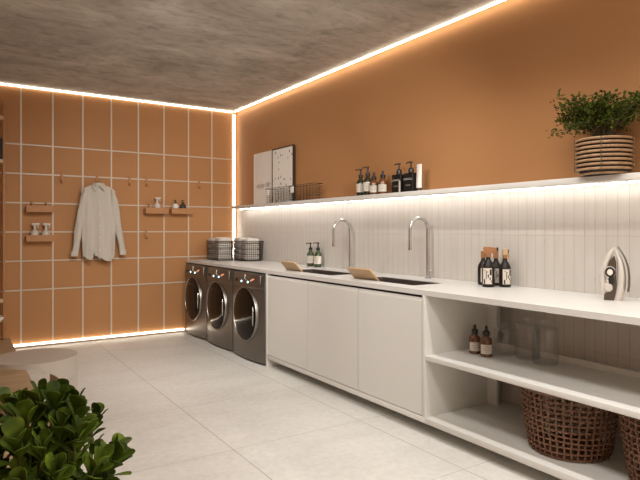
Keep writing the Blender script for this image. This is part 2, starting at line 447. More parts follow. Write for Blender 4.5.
# leaning boards in the sinks
def board(name, p, rz, w, label):
    o = thing(name, label, 'board', p, rz, 'tan boards leaning out of the sinks')
    # local: width along Y, leans towards -X
    bm = BM(); prism(bm, rrect(-w/2, w/2, -.06, .115, .018), 'X', -.007, .007)
    bmesh.ops.bevel(bm, geom=[e for e in bm.edges if abs(e.verts[0].co.x-e.verts[1].co.x) < 1e-6], offset=.003, segments=2, affect='EDGES')
    bmesh.ops.transform(bm, matrix=Matrix.Rotation(R(-42), 4, 'Y'), verts=bm.verts)
    obj('panel', bm, m_tan, o)
    return o
board('wooden_board', (2.642, 4.495, CT), R(3), .245, 'tan wooden board leaning out of the sink nearer the washers')
board('wooden_board', (2.638, 3.415, CT), R(3), .272, 'tan wooden board leaning out of the sink nearer the open shelves')

# cupboards: three doors between two side panels
Y0, Y1 = 2.596, 4.727
BZ0, BZ1 = .076, .111
o = thing('sink_cupboard', 'long pale cupboard unit with three plain doors below the sinks', 'cupboard', (2.8, (Y0+Y1)/2, 0))
yc = (Y0+Y1)/2
def L(bm, x0, x1, y0, y1, z0, z1, b=0): return box(bm, x0-2.8, x1-2.8, y0-yc, y1-yc, z0, z1, b)
obj('side_panel', L(BM(), CX0, XW-.002, Y1-.03, Y1, 0.0, CB-.0005, .001), m_white, o)
obj('side_panel', L(BM(), CX0, XW-.002, Y0, Y0+.025, BZ1, CB-.0005, .001), m_white, o)
obj('base_panel', L(BM(), CX0, XW-.002, Y0, Y1-.03, BZ0, BZ1, .001), m_white, o)
obj('back_panel', L(BM(), 3.14, XW-.002, Y0+.025, Y1-.03, BZ1, .68), m_white, o)
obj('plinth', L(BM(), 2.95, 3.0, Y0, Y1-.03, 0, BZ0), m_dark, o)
obj('finger_rail', L(BM(), 2.50, 2.52, Y0+.025, Y1-.03, .80, CB-.0005), m_dark, o)
for a, b in ((3.987, 4.690), (3.298, 3.978), (2.627, 3.289)):
    bm = BM()
    prism(bm, [(2.466-2.8, BZ1+.006), (2.488-2.8, BZ1+.006), (2.488-2.8, .832), (2.482-2.8, .853), (2.478-2.8, .853), (2.466-2.8, .832)], 'Y', a-yc, b-yc)
    obj('door', bm, m_white, o, smooth=False)
# open shelf unit
ya, yb2 = -.6, Y0-.0005
o = thing('open_shelf_unit', 'pale open shelving under the worktop holding jars and baskets', 'shelving', (2.8, 1.0, 0))
def L2(bm, x0, x1, y0, y1, z0, z1, b=0): return box(bm, x0-2.8, x1-2.8, y0-1.0, y1-1.0, z0, z1, b)
obj('bottom_shelf', L2(BM(), CX0, XW-.002, ya, yb2, BZ0, BZ1, .001), m_white, o)
obj('middle_shelf', L2(BM(), CX0, XW-.002, ya+.03, yb2, .469, .497, .001), m_white, o)
obj('end_panel', L2(BM(), CX0, XW-.002, ya, ya+.03, BZ1, CB-.0005, .001), m_white, o)
obj('back_post', L2(BM(), 3.03, 3.05, yb2-.078, yb2, .497, CB-.0005), m_white, o)
obj('back_post', L2(BM(), 3.03, 3.05, yb2-.078, yb2, BZ1, .469), m_white, o)
obj('back_lip', L2(BM(), 3.03, 3.05, ya+.03, yb2-.078, .497, .528), m_white, o)
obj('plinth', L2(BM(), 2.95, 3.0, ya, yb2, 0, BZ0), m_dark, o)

# ------------------------------------------------------------------ washing machines
WH = .858
def washer():
    # origin: floor, centre of the front; front looks to -X, width along Y
    o = thing('washing_machine', 'graphite front-loading washing machine', 'washing machine', (2.455, 5.085, 0), 0, 'washing machines under the worktop')
    w = .711; hw = w/2
    def bulge(y): return -.036*(1-(y/hw)**2)
    N = 20
    plan = [(0.0, -hw)] + []
    pts = []
    for k in range(N+1):
        y = -hw+.004 + (w-.008)*k/N; pts.append((bulge(y)+.0, y))
    poly = [(.60, -hw+.004)] + pts + [(.60, hw-.004)]
    bm = BM(); prism(bm, poly, 'Z', .018, .712)
    obj('cabinet', bm, m_washer, o)
    # control fascia, a shade set back and tipped
    bm = BM(); rings = []
    for z, off in ((.7125, -.003), (.722, -.006), (.84, .008), (.852, .016), (WH, .03)):
        rings.append([bm.verts.new((x+(off if 0 < i < len(poly)-1 else 0), y, z)) for i, (x, y) in enumerate(poly)])
    for a, b in zip(rings, rings[1:]):
        n = len(a)
        for i in range(n): bm.faces.new((a[i], a[(i+1) % n], b[(i+1) % n], b[i]))
    bm.faces.new(rings[0][::-1]); bm.faces.new(rings[-1])
    fas = obj('control_fascia', bm, m_washer, o)
    def fx(y, z): return bulge(y) - .006 + .014*(z-.722)/.118
    # recessed grip left of the lights
    bm = BM(); lathe(bm, [(0, -.002), (.052, -.0022), (.058, 0), (0, .004)], (fx(.20, .775)-.001, .20, .772), 24, 'X', 1, .33, cap=False)
    obj('detergent_grip', bm, m_black, fas)
    bm = BM(); prism(bm, [(y, z) for y, z in rrect(-.305, -.04, .745, .845, .008)], 'X', fx(-.17, .78)+.000, fx(-.17, .78)+.004)
    dp = obj('display', bm, m_washdark, fas)
    for dy in (.075, -.068):
        bm = BM(); x = fx(dy, .768)
        lathe(bm, [(0, -.005), (.0085, -.005), (.0100, -.003), (.0100, .006)], (x, dy, .768), 16, 'X', cap=False)
        obj('indicator_light', bm, m_blueled, fas)
    bm = BM()
    for y, z, a, b in ((.005, .83, .008, .008), (.005, .815, .007, .006), (.008, .798, .006, .005), (-.02, .79, .006, .003)):
        x = fx(y, z)-.001; box(bm, x-.001, x+.003, y-a, y+a, z-b, z+b)
    obj('indicator_light', bm, m_dotled, fas)
    bm = BM()
    for k in range(9):
        y = -.125-.014*k; z = .785+.0045*k+(.004 if k % 2 else 0); x = fx(y, z)-.004
        box(bm, x-.001, x+.006, y-.0065, y+.0065, z-.006, z+.005)
    obj('display_digits', bm, m_brownled, fas)
    bm = BM()
    for k in range(5):
        y = -.283; z = .757+.019*k; x = fx(y, z)-.001
        box(bm, x-.003, x+.006, y-.0055, y+.0055, z-.004, z+.004)
    obj('button_column', bm, m_dotled, fas)
    # seam under the fascia
    pts = [(bulge(y)-.002, y, .7115-.018*(1-(y/hw)**2)) for y in [hw*(-1+2*k/16)*.98 for k in range(17)]]
    obj('seam', tube(BM(), pts, .0028, 6), m_washdark, o)
    # door: chrome ring, dark glass, grip
    cz = .452
    bm = BM(); lathe(bm, [(.252, -.02), (.254, -.042), (.258, -.046), (.263, -.045), (.267, -.036), (.266, -.008), (.262, -.005)], (0, 0, cz), 56, 'X', cap=False)
    ring = obj('door', bm, m_ring, o)
    bm = BM(); lathe(bm, [(.264, -.020), (.300, -.012), (.300, .0)], (0, 0, cz), 56, 'X', cap=False)
    obj('door_collar', bm, m_washer, ring)
    bm = BM(); lathe(bm, [(.255, -.038), (.235, -.044), (.16, -.054), (.08, -.059), (.0, -.060)], (0, 0, cz), 56, 'X', cap=False)
    obj('door_glass', bm, m_glassdark, ring)
    pts = [(-.054-.006*math.sin(PI*k/10), -.212-.014*math.sin(PI*k/10), cz-.09+.018*k) for k in range(11)]
    obj('door_handle', tube(BM(), pts, [.003+.0045*math.sin(PI*k/10) for k in range(11)], 8), m_chrome, ring)
    for sx in (.05, .54):
        for sy in (-.29, .29):
            obj('foot', lathe(BM(), [(0, 0), (.022, 0), (.02, .019), (0, .019)], (sx, sy, 0), 12, cap=False), m_black, o)
    return o
w0 = washer(); w0['label'] = 'graphite washing machine nearest the white cupboard doors'
clone(w0, (2.455, 5.803, 0), label='graphite washing machine in the middle of the three')
clone(w0, (2.455, 6.519, 0), label='graphite washing machine against the gridded back wall')

# ------------------------------------------------------------------ back wall shelves and hooks
def hook(p, label):
    o = thing('wall_hook', label, 'hook', p, 0, 'terracotta hooks on the rails')
    bm = BM()
    box(bm, -.014, .014, -.006, 0, -.085, .03, .002)
    pts = [(0, -.004, -.06), (0, -.022, -.075), (0, -.036, -.07), (0, -.040, -.05)]
    tube(bm, pts, .007, 8)
    tube(bm, [(0, -.003, .022), (0, .0, .032), (0, .009, .034)], .006, 8)
    obj('hook_plate', bm, m_tmetal, o); return o
h0 = hook((1.031, YB-.0135, 1.884), 'terracotta hook on the rail, first on the left, nothing hanging')
for x, z, lb in ((1.405, 1.884, 'terracotta hook carrying the hanger of the pale shirt'),
                 (1.773, 1.884, 'empty terracotta hook just right of the shirt hanger'),
                 (1.974, 1.884, 'empty terracotta hook above the small shelf with one spray bottle'),
                 (2.637, 1.884, 'empty terracotta hook farthest right, near the corner light'),
                 (1.968, 1.253, 'lone lower terracotta hook beneath the spray bottle shelf')):
    clone(h0, (x, YB-.0135, z), label=lb)
def mini_shelf(x0, x1, zr, label, D=.11):
    cx = (x0+x1)/2; h = (x1-x0)/2
    o = thing('rail_shelf', label, 'shelf', (cx, YB-.014, zr), 0, 'small terracotta shelves on the rails')
    bm = BM(); z1, z0 = -.030, -.100
    box(bm, -h, h, -D, -D+.008, z0, z1)                 # front
    box(bm, -h, h, -D+.008, -.001, z0, z0+.058)           # tray
    obj('tray', bm, m_tmetal, o, smooth=False)
    for s in (-.55, .5):
        bm = BM(); tube(bm, [(s*h, -.035, -.045), (s*h, -.035, -.01), (s*h, -.02, .012), (s*h, -.003, .014), (s*h, .009, .010)], .0085, 8)
        obj('bracket', bm, m_tmetal, o)
    return o
mini_shelf(.667, .941, 1.568, 'empty small terracotta shelf left of the shirt, the upper one')
mini_shelf(.667, .941, 1.250, 'small terracotta shelf left of the shirt with two spray bottles')
mini_shelf(1.935, 2.205, 1.572, 'small terracotta shelf right of the shirt with one spray bottle')
mini_shelf(2.250, 2.510, 1.572, 'small terracotta shelf nearest the corner with two pump bottles')

def spray(p, label, rz=0):
    o = thing('spray_bottle', label, 'spray bottle', p, rz, 'milky spray bottles on the back wall')
    obj('bottle', lathe(BM(), [(0, 0), (.040, 0), (.042, .012), (.040, .045), (.026, .062), (.015, .070), (.013, .09), (0, .09)], seg=20, cap=False), m_spray, o)
    bm = BM(); lathe(bm, [(0, .088), (.014, .088), (.014, .118), (0, .118)], cap=False, seg=12)
    box(bm, -.028, .045, -.012, .012, .118, .140, .004)
    obj('spray_head', bm, m_spray, o)
    obj('trigger', tube(BM(), [(.022, 0, .12), (.034, 0, .102), (.030, 0, .085)], [.006, .005, .004], 8), m_spray, o)
    return o
s0 = spray((.752, 6.826, 1.209), 'milky spray bottle standing left of its twin on the lower shelf')
clone(s0, (.862, 6.826, 1.209), label='milky spray bottle standing right of its twin on the lower shelf')
clone(s0, (2.085, 6.826, 1.531), label='milky spray bottle alone on the shelf right of the shirt')

def round_pump(p, m, label):
    o = thing('pump_bottle', label, 'pump bottle', p)
    obj('bottle', lathe(BM(), [(0, 0), (.034, 0), (.038, .01), (.038, .04), (.030, .058), (.014, .068), (0, .068)], seg=20, cap=False), m, o)
    bm = BM(); lathe(bm, [(0, .067), (.014, .067), (.014, .085), (.005, .088), (.005, .102), (.010, .103), (.010, .112), (0, .112)], seg=12, cap=False)
    tube(bm, [(0, 0, .107), (-.02, 0, .106), (-.026, 0, .099)], .004, 6)
    obj('pump', bm, m_black, o)
    return o
round_pump((2.312, 6.826, 1.531), m_whitep, 'small white bottle with a black pump beside an all black one')
round_pump((2.405, 6.826, 1.531), m_black, 'small all black pump bottle on the shelf nearest the corner')

# ------------------------------------------------------------------ shirt on a hanger
SXc, SY = 1.405, 6.80
o = thing('clothes_hanger', 'white hanger on the terracotta hook, inside the pale shirt', 'hanger', (SXc, SY, 1.77))
bm = BM(); tube(bm, [(-.165, 0, -.035), (-.10, 0, -.004), (-.04, 0, .015), (0, 0, .022), (.04, 0, .015), (.10, 0, -.004), (.165, 0, -.035)], .009, 8)
obj('shoulder_bar', bm, m_hanger, o)
bm = BM(); tube(bm, [(0, 0, .022), (0, .004, .045)] + [(.0+.012*math.sin(a), .02+.012-.012*math.cos(a)*0, .055+.012*(1-math.cos(a))) for a in (0, .8, 1.6, 2.4, 3.1)], .003, 6)
obj('hanger_hook', bm, m_steel, o)

o = thing('shirt', 'pale linen button-up shirt hanging on the gridded terracotta wall', 'shirt', (SXc, SY, .93))
rs = random.Random(3)
def ztop(x):   # shoulder line, local z above hem
    a = abs(x)
    return .855 - .000 if a < .055 else .855 - (a-.055)*.46
def hem(x):
    return .030 + .022*math.cos(x*34) - (.02 if x > 0 else 0)
bm = BM(); NS, NR = 72, 40; rings = []
for j in range(NR+1):
    t_ = j/NR; ring = []
    for i in range(NS):
        th = 2*PI*i/NS; c, s = math.cos(th), math.sin(th)
        wx = .184 + .010*math.sin(t_*3) - .012*(1-t_)
        x = wx*math.copysign(abs(c)**.8, c)
        zt = ztop(x); z = hem(x) + t_*(zt-hem(x))
        dep = .050*(1-t_**6)*(1-.4*t_) + .012
        fold = .010*math.sin(x*58+2.2*t_+.8)*(1-.7*t_) + .006*math.sin(x*120-4*t_)*(1-t_)
        y = (dep*abs(s)**.75)*(-1 if s < 0 else 1)
        if s < 0: y -= fold*abs(s)
        # vent in the hem, left of the placket
        if s < 0 and abs(x+.058) < .022:
            z += max(0, (1-abs(x+.058)/.022))*.075*(1-t_)
        ring.append(bm.verts.new((x, y*.8+.0, z)))
    rings.append(ring)
for a, b in zip(rings, rings[1:]):
    for i in range(NS): bm.faces.new((a[i], a[(i+1) % NS], b[(i+1) % NS], b[i]))
obj('torso', bm, m_shirt, o)
def sleeve(sd, top, cuff):
    bm = BM(); rings = []; n = 26
    for j in range(n+1):
        t_ = j/n
        cx = top[0]+(cuff[0]-top[0])*t_**1.15 + sd*.006*math.sin(PI*t_); cz = top[1]+(cuff[1]-top[1])*t_
        w = .046*(1-t_)+.034*t_ + .0025*math.sin(t_*21); d = .035-.010*t_
        if t_ < .16: w *= .45+3.4*t_
        if t_ > .9: w = .036; d = .022
        ring = []
        for k in range(20):
            a = 2*PI*k/20
            f = 1+.10*math.sin(3*a+9*t_)+.05*math.sin(5*a-14*t_)
            ring.append(bm.verts.new((cx+w*math.cos(a)*f, d*math.sin(a)*f, cz+.25*sd*-w*math.cos(a)*0)))
        rings.append(ring)
    for a, b in zip(rings, rings[1:]):
        for k in range(20): bm.faces.new((a[k], a[(k+1) % 20], b[(k+1) % 20], b[k]))
    bm.faces.new(rings[0]); bm.faces.new(rings[-1][::-1])
    obj('sleeve', bm, m_shirt, o)
    bm = BM(); lathe(bm, [(.030, -.0), (.0385, 0), (.0385, .055), (.030, .055)], (cuff[0], 0, cuff[1]-.004), 20, 'Z', 1, .65, cap=False)
    obj('cuff', bm, m_shirt, o)
sleeve(-1, (-.146, .805), (-.258, .055)); sleeve(1, (.148, .805), (.268, .060))
# collar: two pointed leaves and a stand
bm = BM()
lathe(bm, [(.058, .838), (.056, .878), (.050, .880), (.052, .838)], (0, 0, 0), 28, 'Z', 1, .55, cap=False)
obj('collar_stand', bm, m_shirt, o)
for sd in (-1, 1):
    bm = BM()
    P = [(sd*.058, .012, .882), (sd*.040, -.030, .872), (sd*.006, -.040, .838), (sd*.040, -.050, .775), (sd*.072, -.034, .820), (sd*.074, .0, .850)]
    if sd > 0: P[3] = (.050, -.052, .790)
    A = [bm.verts.new(p) for p in P]; B = [bm.verts.new((p[0], p[1]-.005, p[2]+.001)) for p in P]
    bm.faces.new(A); bm.faces.new(B[::-1])
    for i in range(6): bm.faces.new((A[i], A[(i+1) % 6], B[(i+1) % 6], B[i]))
    obj('collar', bm, m_shirt, o, smooth=False)
bm = BM(); pl = []
for j in range(25):
    t_ = j/24; z = .025+t_*.80; pl.append((z, -(.050*(1-t_**6)*(1-.4*t_)+.012)*.8-.005-.010*math.sin(.8+2.2*t_)*(1-.7*t_)*.8-.002))
A = [[bm.verts.new((x, y+dy, z)) for x, dy in ((-.014, 0), (-.014, -.003), (.016, -.003), (.016, 0))] for z, y in pl]
for a, b in zip(A, A[1:]):
    for i in range(4): bm.faces.new((a[i], a[(i+1) % 4], b[(i+1) % 4], b[i]))
bm.faces.new(A[0]); bm.faces.new(A[-1][::-1])
obj('placket', bm, m_shirt, o)
for q in range(6):
    j = 3+q*4; z, y = pl[min(j, 24)]
    obj('button', lathe(BM(), [(0, -.003), (.006, -.003), (.006, .002), (0, .002)], (.001, y-.003, z), 10, 'Y', cap=False), m_button, o)

# ------------------------------------------------------------------ wire baskets
def wire_basket(dx, dy, h, r, pitch, taper, o, hpitch=None, mw=m_wire):
    def rect(z, k):
        t_ = z/h; ex = dx/2*(taper+(1-taper)*t_); ey = dy/2*(taper+(1-taper)*t_)
        return [(x, y, z) for x, y in rrect(-ex, ex, -ey, ey, min(ex, ey)*.22, 4)]
    obj('rim', tube(BM(), rect(h, 1), r*2.0, 6, closed=True), mw, o)
    bm = BM(); hp = hpitch or pitch
    z = r
    while z < h-hp*.4:
        tube(bm, rect(z, 1), r, 4, closed=True); z += hp
    for ax in (0, 1):
        D = (dx, dy)[ax]; n = max(2, int(D/pitch))
        for i in range(1, n):
            q = -D/2+D*i/n
            for s in (-1, 1):
                oth = (dy, dx)[ax]/2*s
                a = [q*taper, oth*taper, r]; b = [q, oth, h]
                if ax == 1: a[0], a[1] = a[1], a[0]; b[0], b[1] = b[1], b[0]
                tube(bm, [a, b], r, 4)
            a = [q*taper, -(dy, dx)[ax]/2*taper, r]; b = [q*taper, (dy, dx)[ax]/2*taper, r]
            if ax == 1: a[0], a[1] = a[1], a[0]; b[0], b[1] = b[1], b[0]
            tube(bm, [a, b], r, 4)
    obj('wire_mesh', bm, mw, o)
def towel(p, w, d, h, label, rz=0):
    bm = BM(); n = 4
    for k in range(n):
        z0 = h*k/n; box(bm, -w/2+.003*(k % 2), w/2, -d/2, d/2-.003*(k % 2), z0+.001, z0+h/n-.001, min(h/n*.42, .02), 3)
    o = obj('folded_towel', bm, m_towel); o.location = p; o.rotation_euler = (0, 0, rz)
    tag(o, label, 'towel', 'white folded towels in the wire baskets'); return o
bA = thing('wire_basket', 'black wire basket of towels on the worktop, nearer the back wall', 'basket', (2.795, 6.60, CT+.001), 0, 'wire towel baskets')
wire_basket(.20, .42, .235, .0022, .026, .93, bA)
bB = thing('wire_basket', 'black wire basket of towels on the worktop, nearer the tiled wall', 'basket', (3.0345, 6.33, CT+.001), 0, 'wire towel baskets')
wire_basket(.252, .46, .235, .0022, .026, .93, bB)
towel((2.795, 6.70, CT+.008), .17, .17, .262, 'folded white towels in the far end of the basket by the back wall')
towel((2.795, 6.50, CT+.008), .165, .17, .275, 'folded white towels in the near end of the basket by the back wall')
towel((3.035, 6.435, CT+.008), .18, .19, .270, 'folded white towels in the far end of the basket by the tiles')
towel((3.035, 6.23, CT+.008), .17, .18, .262, 'folded white towels in the near end of the basket by the tiles')
for y, lb in ((5.50, 'dark wire basket with white tag on the shelf, before the speckled print'),
              (4.96, 'dark wire basket with white tag on the shelf, nearer the bottles')):
    b = thing('wire_basket', lb, 'basket', (3.040, y, SH1+.001), 0, 'tagged wire baskets on the wall shelf')
    wire_basket(.112, .50, .16, .0015, .062, .96, b, .022, m_wire)
    obj('name_tag', box(BM(), -.066, -.0605, .13 if y > 5.2 else .13, .19, .085, .150, .001), m_whitep, b)

# ------------------------------------------------------------------ bottles
def lotion(p, m, label, rz, scale=1, group=None):
    """round bottle, pump, wrap label; faces local -X"""
    o = thing('lotion_bottle', label, 'pump bottle', p, rz, group)
    s = scale
    obj('bottle', lathe(BM(), [(0, 0), (.031*s, 0), (.034*s, .005*s), (.034*s, .100*s), (.030*s, .118*s), (.016*s, .136*s), (.013*s, .15*s), (0, .15*s)], seg=24, cap=False), m, o)
    bm = BM(); lathe(bm, [(0, .148*s), (.017*s, .148*s), (.017*s, .170*s), (.006*s, .174*s), (.0055*s, .205*s), (.012*s, .207*s), (.012*s, .216*s), (0, .217*s)], seg=14, cap=False)
    tube(bm, [(0, 0, .211*s), (-.006*s, .03*s, .212*s), (-.008*s, .042*s, .205*s)], .0042*s, 6)
    obj('pump', bm, m_black, o)
    bm = BM(); rr = .0348*s; n = 18
    lo, hi = .030*s, .098*s
    A = [[bm.verts.new((-rr*math.cos(a), rr*math.sin(a), z)) for z in (lo, hi)] for a in [R(-75+150*k/n) for k in range(n+1)]]
    for a, b in zip(A, A[1:]): bm.faces.new((a[0], b[0], b[1], a[1]))
    lab = obj('label', bm, m_label, o); lab['label'] = 'cream paper wrap label'
    bm = BM()
    for q, wd in enumerate((.9, .5, .6, .55, .35)):
        z = hi-.012*s-q*.011*s
        n2 = 8; B = [[bm.verts.new((-(rr+.0004)*math.cos(a), (rr+.0004)*math.sin(a), zz)) for zz in (z, z+.0022*s)] for a in [R(-38*wd+76*wd*k/n2) for k in range(n2+1)]]
        for a, b in zip(B, B[1:]): bm.faces.new((a[0], b[0], b[1], a[1]))
    obj('print', bm, m_print, lab)
    return o
FR = R(-38)
lotion((3.095, 4.945, CT), m_green, 'green pump bottle on the worktop beside the tiles, left of its twin', R(38), 1.12)
lotion((3.078, 4.775, CT), m_green, 'green pump bottle on the worktop beside the tiles, right of its twin', R(38), 1.15)
lotion((3.06, 4.045, SH1), m_dgreen, 'dark green pump bottle on the wall shelf, farthest left of the bottles', R(38), 1.12)
lotion((3.05, 3.93, SH1), m_dgreen, 'dark green pump bottle between its twin and the first amber bottle', R(38), 1.16)

def dropper(p, s, m, label, rz=0, name='dropper_bottle'):
    o = thing(name, label, 'dropper bottle', p, rz)
    obj('bottle', lathe(BM(), [(0, 0), (.027*s, 0), (.031*s, .004*s), (.031*s, .082*s), (.028*s, .094*s), (.013*s, .107*s), (.012*s, .112*s), (0, .112*s)], seg=24, cap=False), m, o)
    bm = BM(); lathe(bm, [(0, .110*s), (.0175*s, .110*s), (.0175*s, .132*s), (.008*s, .136*s), (.0075*s, .155*s), (.005*s, .160*s), (0, .161*s)], seg=16, cap=False)
    obj('dropper_cap', bm, m_black, o)
    bm = BM(); rr = .0317*s; n = 16
    A = [[bm.verts.new((-rr*math.cos(a), rr*math.sin(a), z)) for z in (.018*s, .066*s)] for a in [R(-62+124*k/n) for k in range(n+1)]]
    for a, b in zip(A, A[1:]): bm.faces.new((a[0], b[0], b[1], a[1]))
    lab = obj('label', bm, m_label, o); lab['label'] = 'cream paper label'
    bm = BM()
    for q, wd in enumerate((.5, .8, .6, .3)):
        z = .058*s-q*.010*s; n2 = 6
        B = [[bm.verts.new((-(rr+.0004)*math.cos(a), (rr+.0004)*math.sin(a), zz)) for zz in (z, z+.002*s)] for a in [R(-40*wd+80*wd*k/n2) for k in range(n2+1)]]
        for a, b in zip(B, B[1:]): bm.faces.new((a[0], b[0], b[1], a[1]))
    obj('print', bm, m_print, lab)
    return o
dropper((3.050, 3.842, SH1), 1.2, m_amber, 'amber dropper bottle on the wall shelf touching the dark green pump', R(38))
dropper((3.06, 3.735, SH1), 1.25, m_amber, 'amber dropper bottle on the wall shelf, standing apart on the right', R(38))
dropper((2.775, 2.475, .497), 1.14, m_amber2, 'amber dropper bottle on the middle shelf beside the cupboard side', R(45))
dropper((2.765, 2.375, .497), 1.18, m_amber2, 'amber dropper bottle on the middle shelf, next to the glass jars', R(45))

def square_pump(p, label, rz=0, strip=False):
    o = thing('square_pump_bottle', label, 'pump bottle', p, rz, 'square black pump bottles')
    obj('bottle', box(BM(), -.034, .034, -.055, .055, 0, .135, .006, 3), m_can, o)
    bm = BM(); lathe(bm, [(0, .134), (.022, .134), (.024, .155), (.016, .172), (.006, .176), (.006, .205), (.013, .208), (.013, .218), (0, .218)], seg=14, cap=False)
    tube(bm, [(0, 0, .213), (-.004, .034, .214), (-.006, .048, .207)], .0045, 6)
    obj('pump', bm, m_black, o)
    bm = BM(); box(bm, -.0352, -.034, -.050, .050, .088, .0905); box(bm, -.0352, -.034, -.050, .050, .096, .0975)
    obj('label', bm, m_label, o, smooth=False)
    bm = BM()
    for k in range(4): box(bm, -.0352, -.034, -.028+.015*k, -.018+.015*k, .044, .055)
    obj('print', bm, m_print, o, smooth=False)
    if strip:
        lb = obj('label', box(BM(), -.0354, -.034, -.0545, -.037, .006, .086), m_label, o, smooth=False); lb['label'] = 'pale upright paper strip'
    o.scale = (1, 1, 1.13)
    return o
square_pump((3.075, 3.545, SH1), 'square black pump bottle on the wall shelf, left of its twin', 0, True)
square_pump((3.075, 3.400, SH1), 'square black pump bottle on the wall shelf, touching the white tube')
o = thing('cream_tube', 'tall white tube standing on its dark cap on the wall shelf', 'tube', (3.055, 3.285, SH1))
obj('cap', lathe(BM(), [(0, 0), (.019, 0), (.019, .028), (0, .028)], seg=20, cap=False), m_irond, o)
bm = BM(); rings = []
for z, wx, wy in ((.028, .022, .023), (.06, .021, .025), (.13, .013, .027), (.20, .004, .029), (.212, .002, .029)):
    rings.append([bm.verts.new((wx*math.cos(2*PI*k/20), wy*math.sin(2*PI*k/20), z)) for k in range(20)])
for a, b in zip(rings, rings[1:]):
    for k in range(20): bm.faces.new((a[k], a[(k+1) % 20], b[(k+1) % 20], b[k]))
bm.faces.new(rings[-1]); bm.faces.new(rings[0][::-1])
tb = obj('tube_body', bm, m_whitep, o)
bm = BM(); box(bm, -.0155, -.0120, -.004, .004, .10, .165)
obj('print', bm, m_label, tb, smooth=False)

def trigger_bottle(p, label, rz, top='spray', s=1.0, lab=True, m=None):
    o = thing('cleaning_bottle', label, 'bottle', p, rz, 'dark cleaning bottles on the worktop')
    obj('bottle', lathe(BM(), [(0, 0), (.034*s, 0), (.038*s, .007*s), (.038*s, .115*s), (.034*s, .138*s), (.018*s, .165*s), (.014*s, .175*s), (.014*s, .190*s), (0, .19*s)], seg=26, cap=False), m or m_brownb, o)
    bm = BM()
    if top == 'spray':
        lathe(bm, [(0, .186*s), (.0165*s, .186*s), (.0165*s, .208*s), (0, .21*s)], seg=16, cap=False)
        prism(bm, [(-.052*s, .222*s), (-.050*s, .243*s), (-.01*s, .249*s), (.026*s, .249*s), (.030*s, .236*s), (.018*s, .205*s), (-.012*s, .205*s)], 'X', -.011*s, .011*s)
        obj('spray_head', bm, m_copper, o)
        obj('nozzle', box(BM(), -.010*s, .010*s, -.060*s, -.051*s, .222*s, .246*s, .002), m_black, o)
        obj('trigger', tube(BM(), [(0, -.022*s, .225*s), (0, -.036*s, .205*s), (0, -.030*s, .185*s)], [.007*s, .006*s, .004*s], 8), m_copper, o)
    elif top == 'cork':
        lathe(bm, [(0, .188*s), (.0145*s, .188*s), (.0145*s, .21*s), (0, .21*s)], seg=16, cap=False)
        obj('collar', bm, m_copper, o)
        bm = BM(); box(bm, -.013*s, .013*s, -.016*s, .018*s, .21*s, .250*s, .003)
        sh = obj('spray_head', bm, m_cork, o)
        obj('nozzle', box(BM(), -.009*s, .009*s, -.024*s, -.0165*s, .222*s, .246*s, .002), m_black, sh)
        obj('trigger', tube(BM(), [(0, -.014*s, .222*s), (0, -.027*s, .205*s), (0, -.022*s, .178*s)], [.007*s, .006*s, .004*s], 8), m_cork, o)
    else:
        lathe(bm, [(0, .186*s), (.0165*s, .186*s), (.0165*s, .235*s), (0, .237*s)], seg=16, cap=False)
        obj('cap', bm, m_copper, o)
    if lab:
        bm = BM(); rr = .0388*s; n = 16
        A = [[bm.verts.new((-rr*math.cos(a), rr*math.sin(a), z)) for z in (.020*s, .118*s)] for a in [R(-44+88*k/n) for k in range(n+1)]]
        for a, b in zip(A, A[1:]): bm.faces.new((a[0], b[0], b[1], a[1]))
        lb = obj('label', bm, m_label, o); lb['label'] = 'cream paper label with dark print'
        bm = BM()
        def ink(a0, a1, z0, z1):
            n2 = 4; B = [[bm.verts.new((-(rr+.0004)*math.cos(a), (rr+.0004)*math.sin(a), zz)) for zz in (z0*s, z1*s)] for a in [R(a0+(a1-a0)*k/n2) for k in range(n2+1)]]
            for a, b in zip(B, B[1:]): bm.faces.new((a[0], b[0], b[1], a[1]))
        for a0, a1, z0, z1 in ((-40, -22, .075, .112), (-14, -4, .06, .08), (-30, -20, .045, .062), (-40, -34, .03, .045), (6, 12, .05, .10), (20, 32, .022, .05), (-2, 3, .09, .10), (12, 34, .104, .107)): ink(a0, a1, z0, z1)
        obj('print', bm, m_brownb, lb)
    return o
trigger_bottle((3.06, 2.655, CT), 'dark cleaning bottle with a brown cap behind the spray bottle, leftmost', R(60), 'cap', .98)
trigger_bottle((2.965, 2.530, CT), 'dark cleaning bottle with a brown spray head and printed label, foremost', R(32), 'spray', 1.06)
trigger_bottle((3.095, 2.575, CT), 'dark cleaning bottle with a brown cap, mostly hidden behind the foremost', R(50), 'cap', .98)
trigger_bottle((3.055, 2.468, CT), 'dark cleaning bottle with a pale wooden spray head, rightmost', R(62), 'cork', 1.0)

# glass jars
def jar(p, r, h, label):
    o = thing('glass_jar', label, 'jar', p, 0, 'lidded clear glass jars on the middle shelf')
    t_ = .003
    obj('vessel', lathe(BM(), [(0, 0), (r-.004, 0), (r, .005), (r, h-.012), (r-.004, h), (r-.004-t_, h), (r-t_, h-.014), (r-t_, .009), (r-.006, .006), (0, .006)], seg=40, cap=False), m_clear, o)
    bm = BM(); lathe(bm, [(0, h+.001), (r-.002, h+.001), (r+.002, h+.004), (r, h+.012), (r*.5, h+.017), (.012, h+.020), (.013, h+.026), (.024, h+.032), (.026, h+.042), (.016, h+.050), (0, h+.051)], seg=40, cap=False)
    obj('lid', bm, m_lid, o)
    return o
jar((2.90, 2.345, .4985), .068, .150, 'short lidded clear glass jar beside the amber bottles')
jar((2.93, 2.200, .4985), .070, .200, 'tall lidded clear glass jar in the middle of the three')
jar((2.90, 2.055, .4985), .072, .205, 'tall lidded clear glass jar above the woven basket')

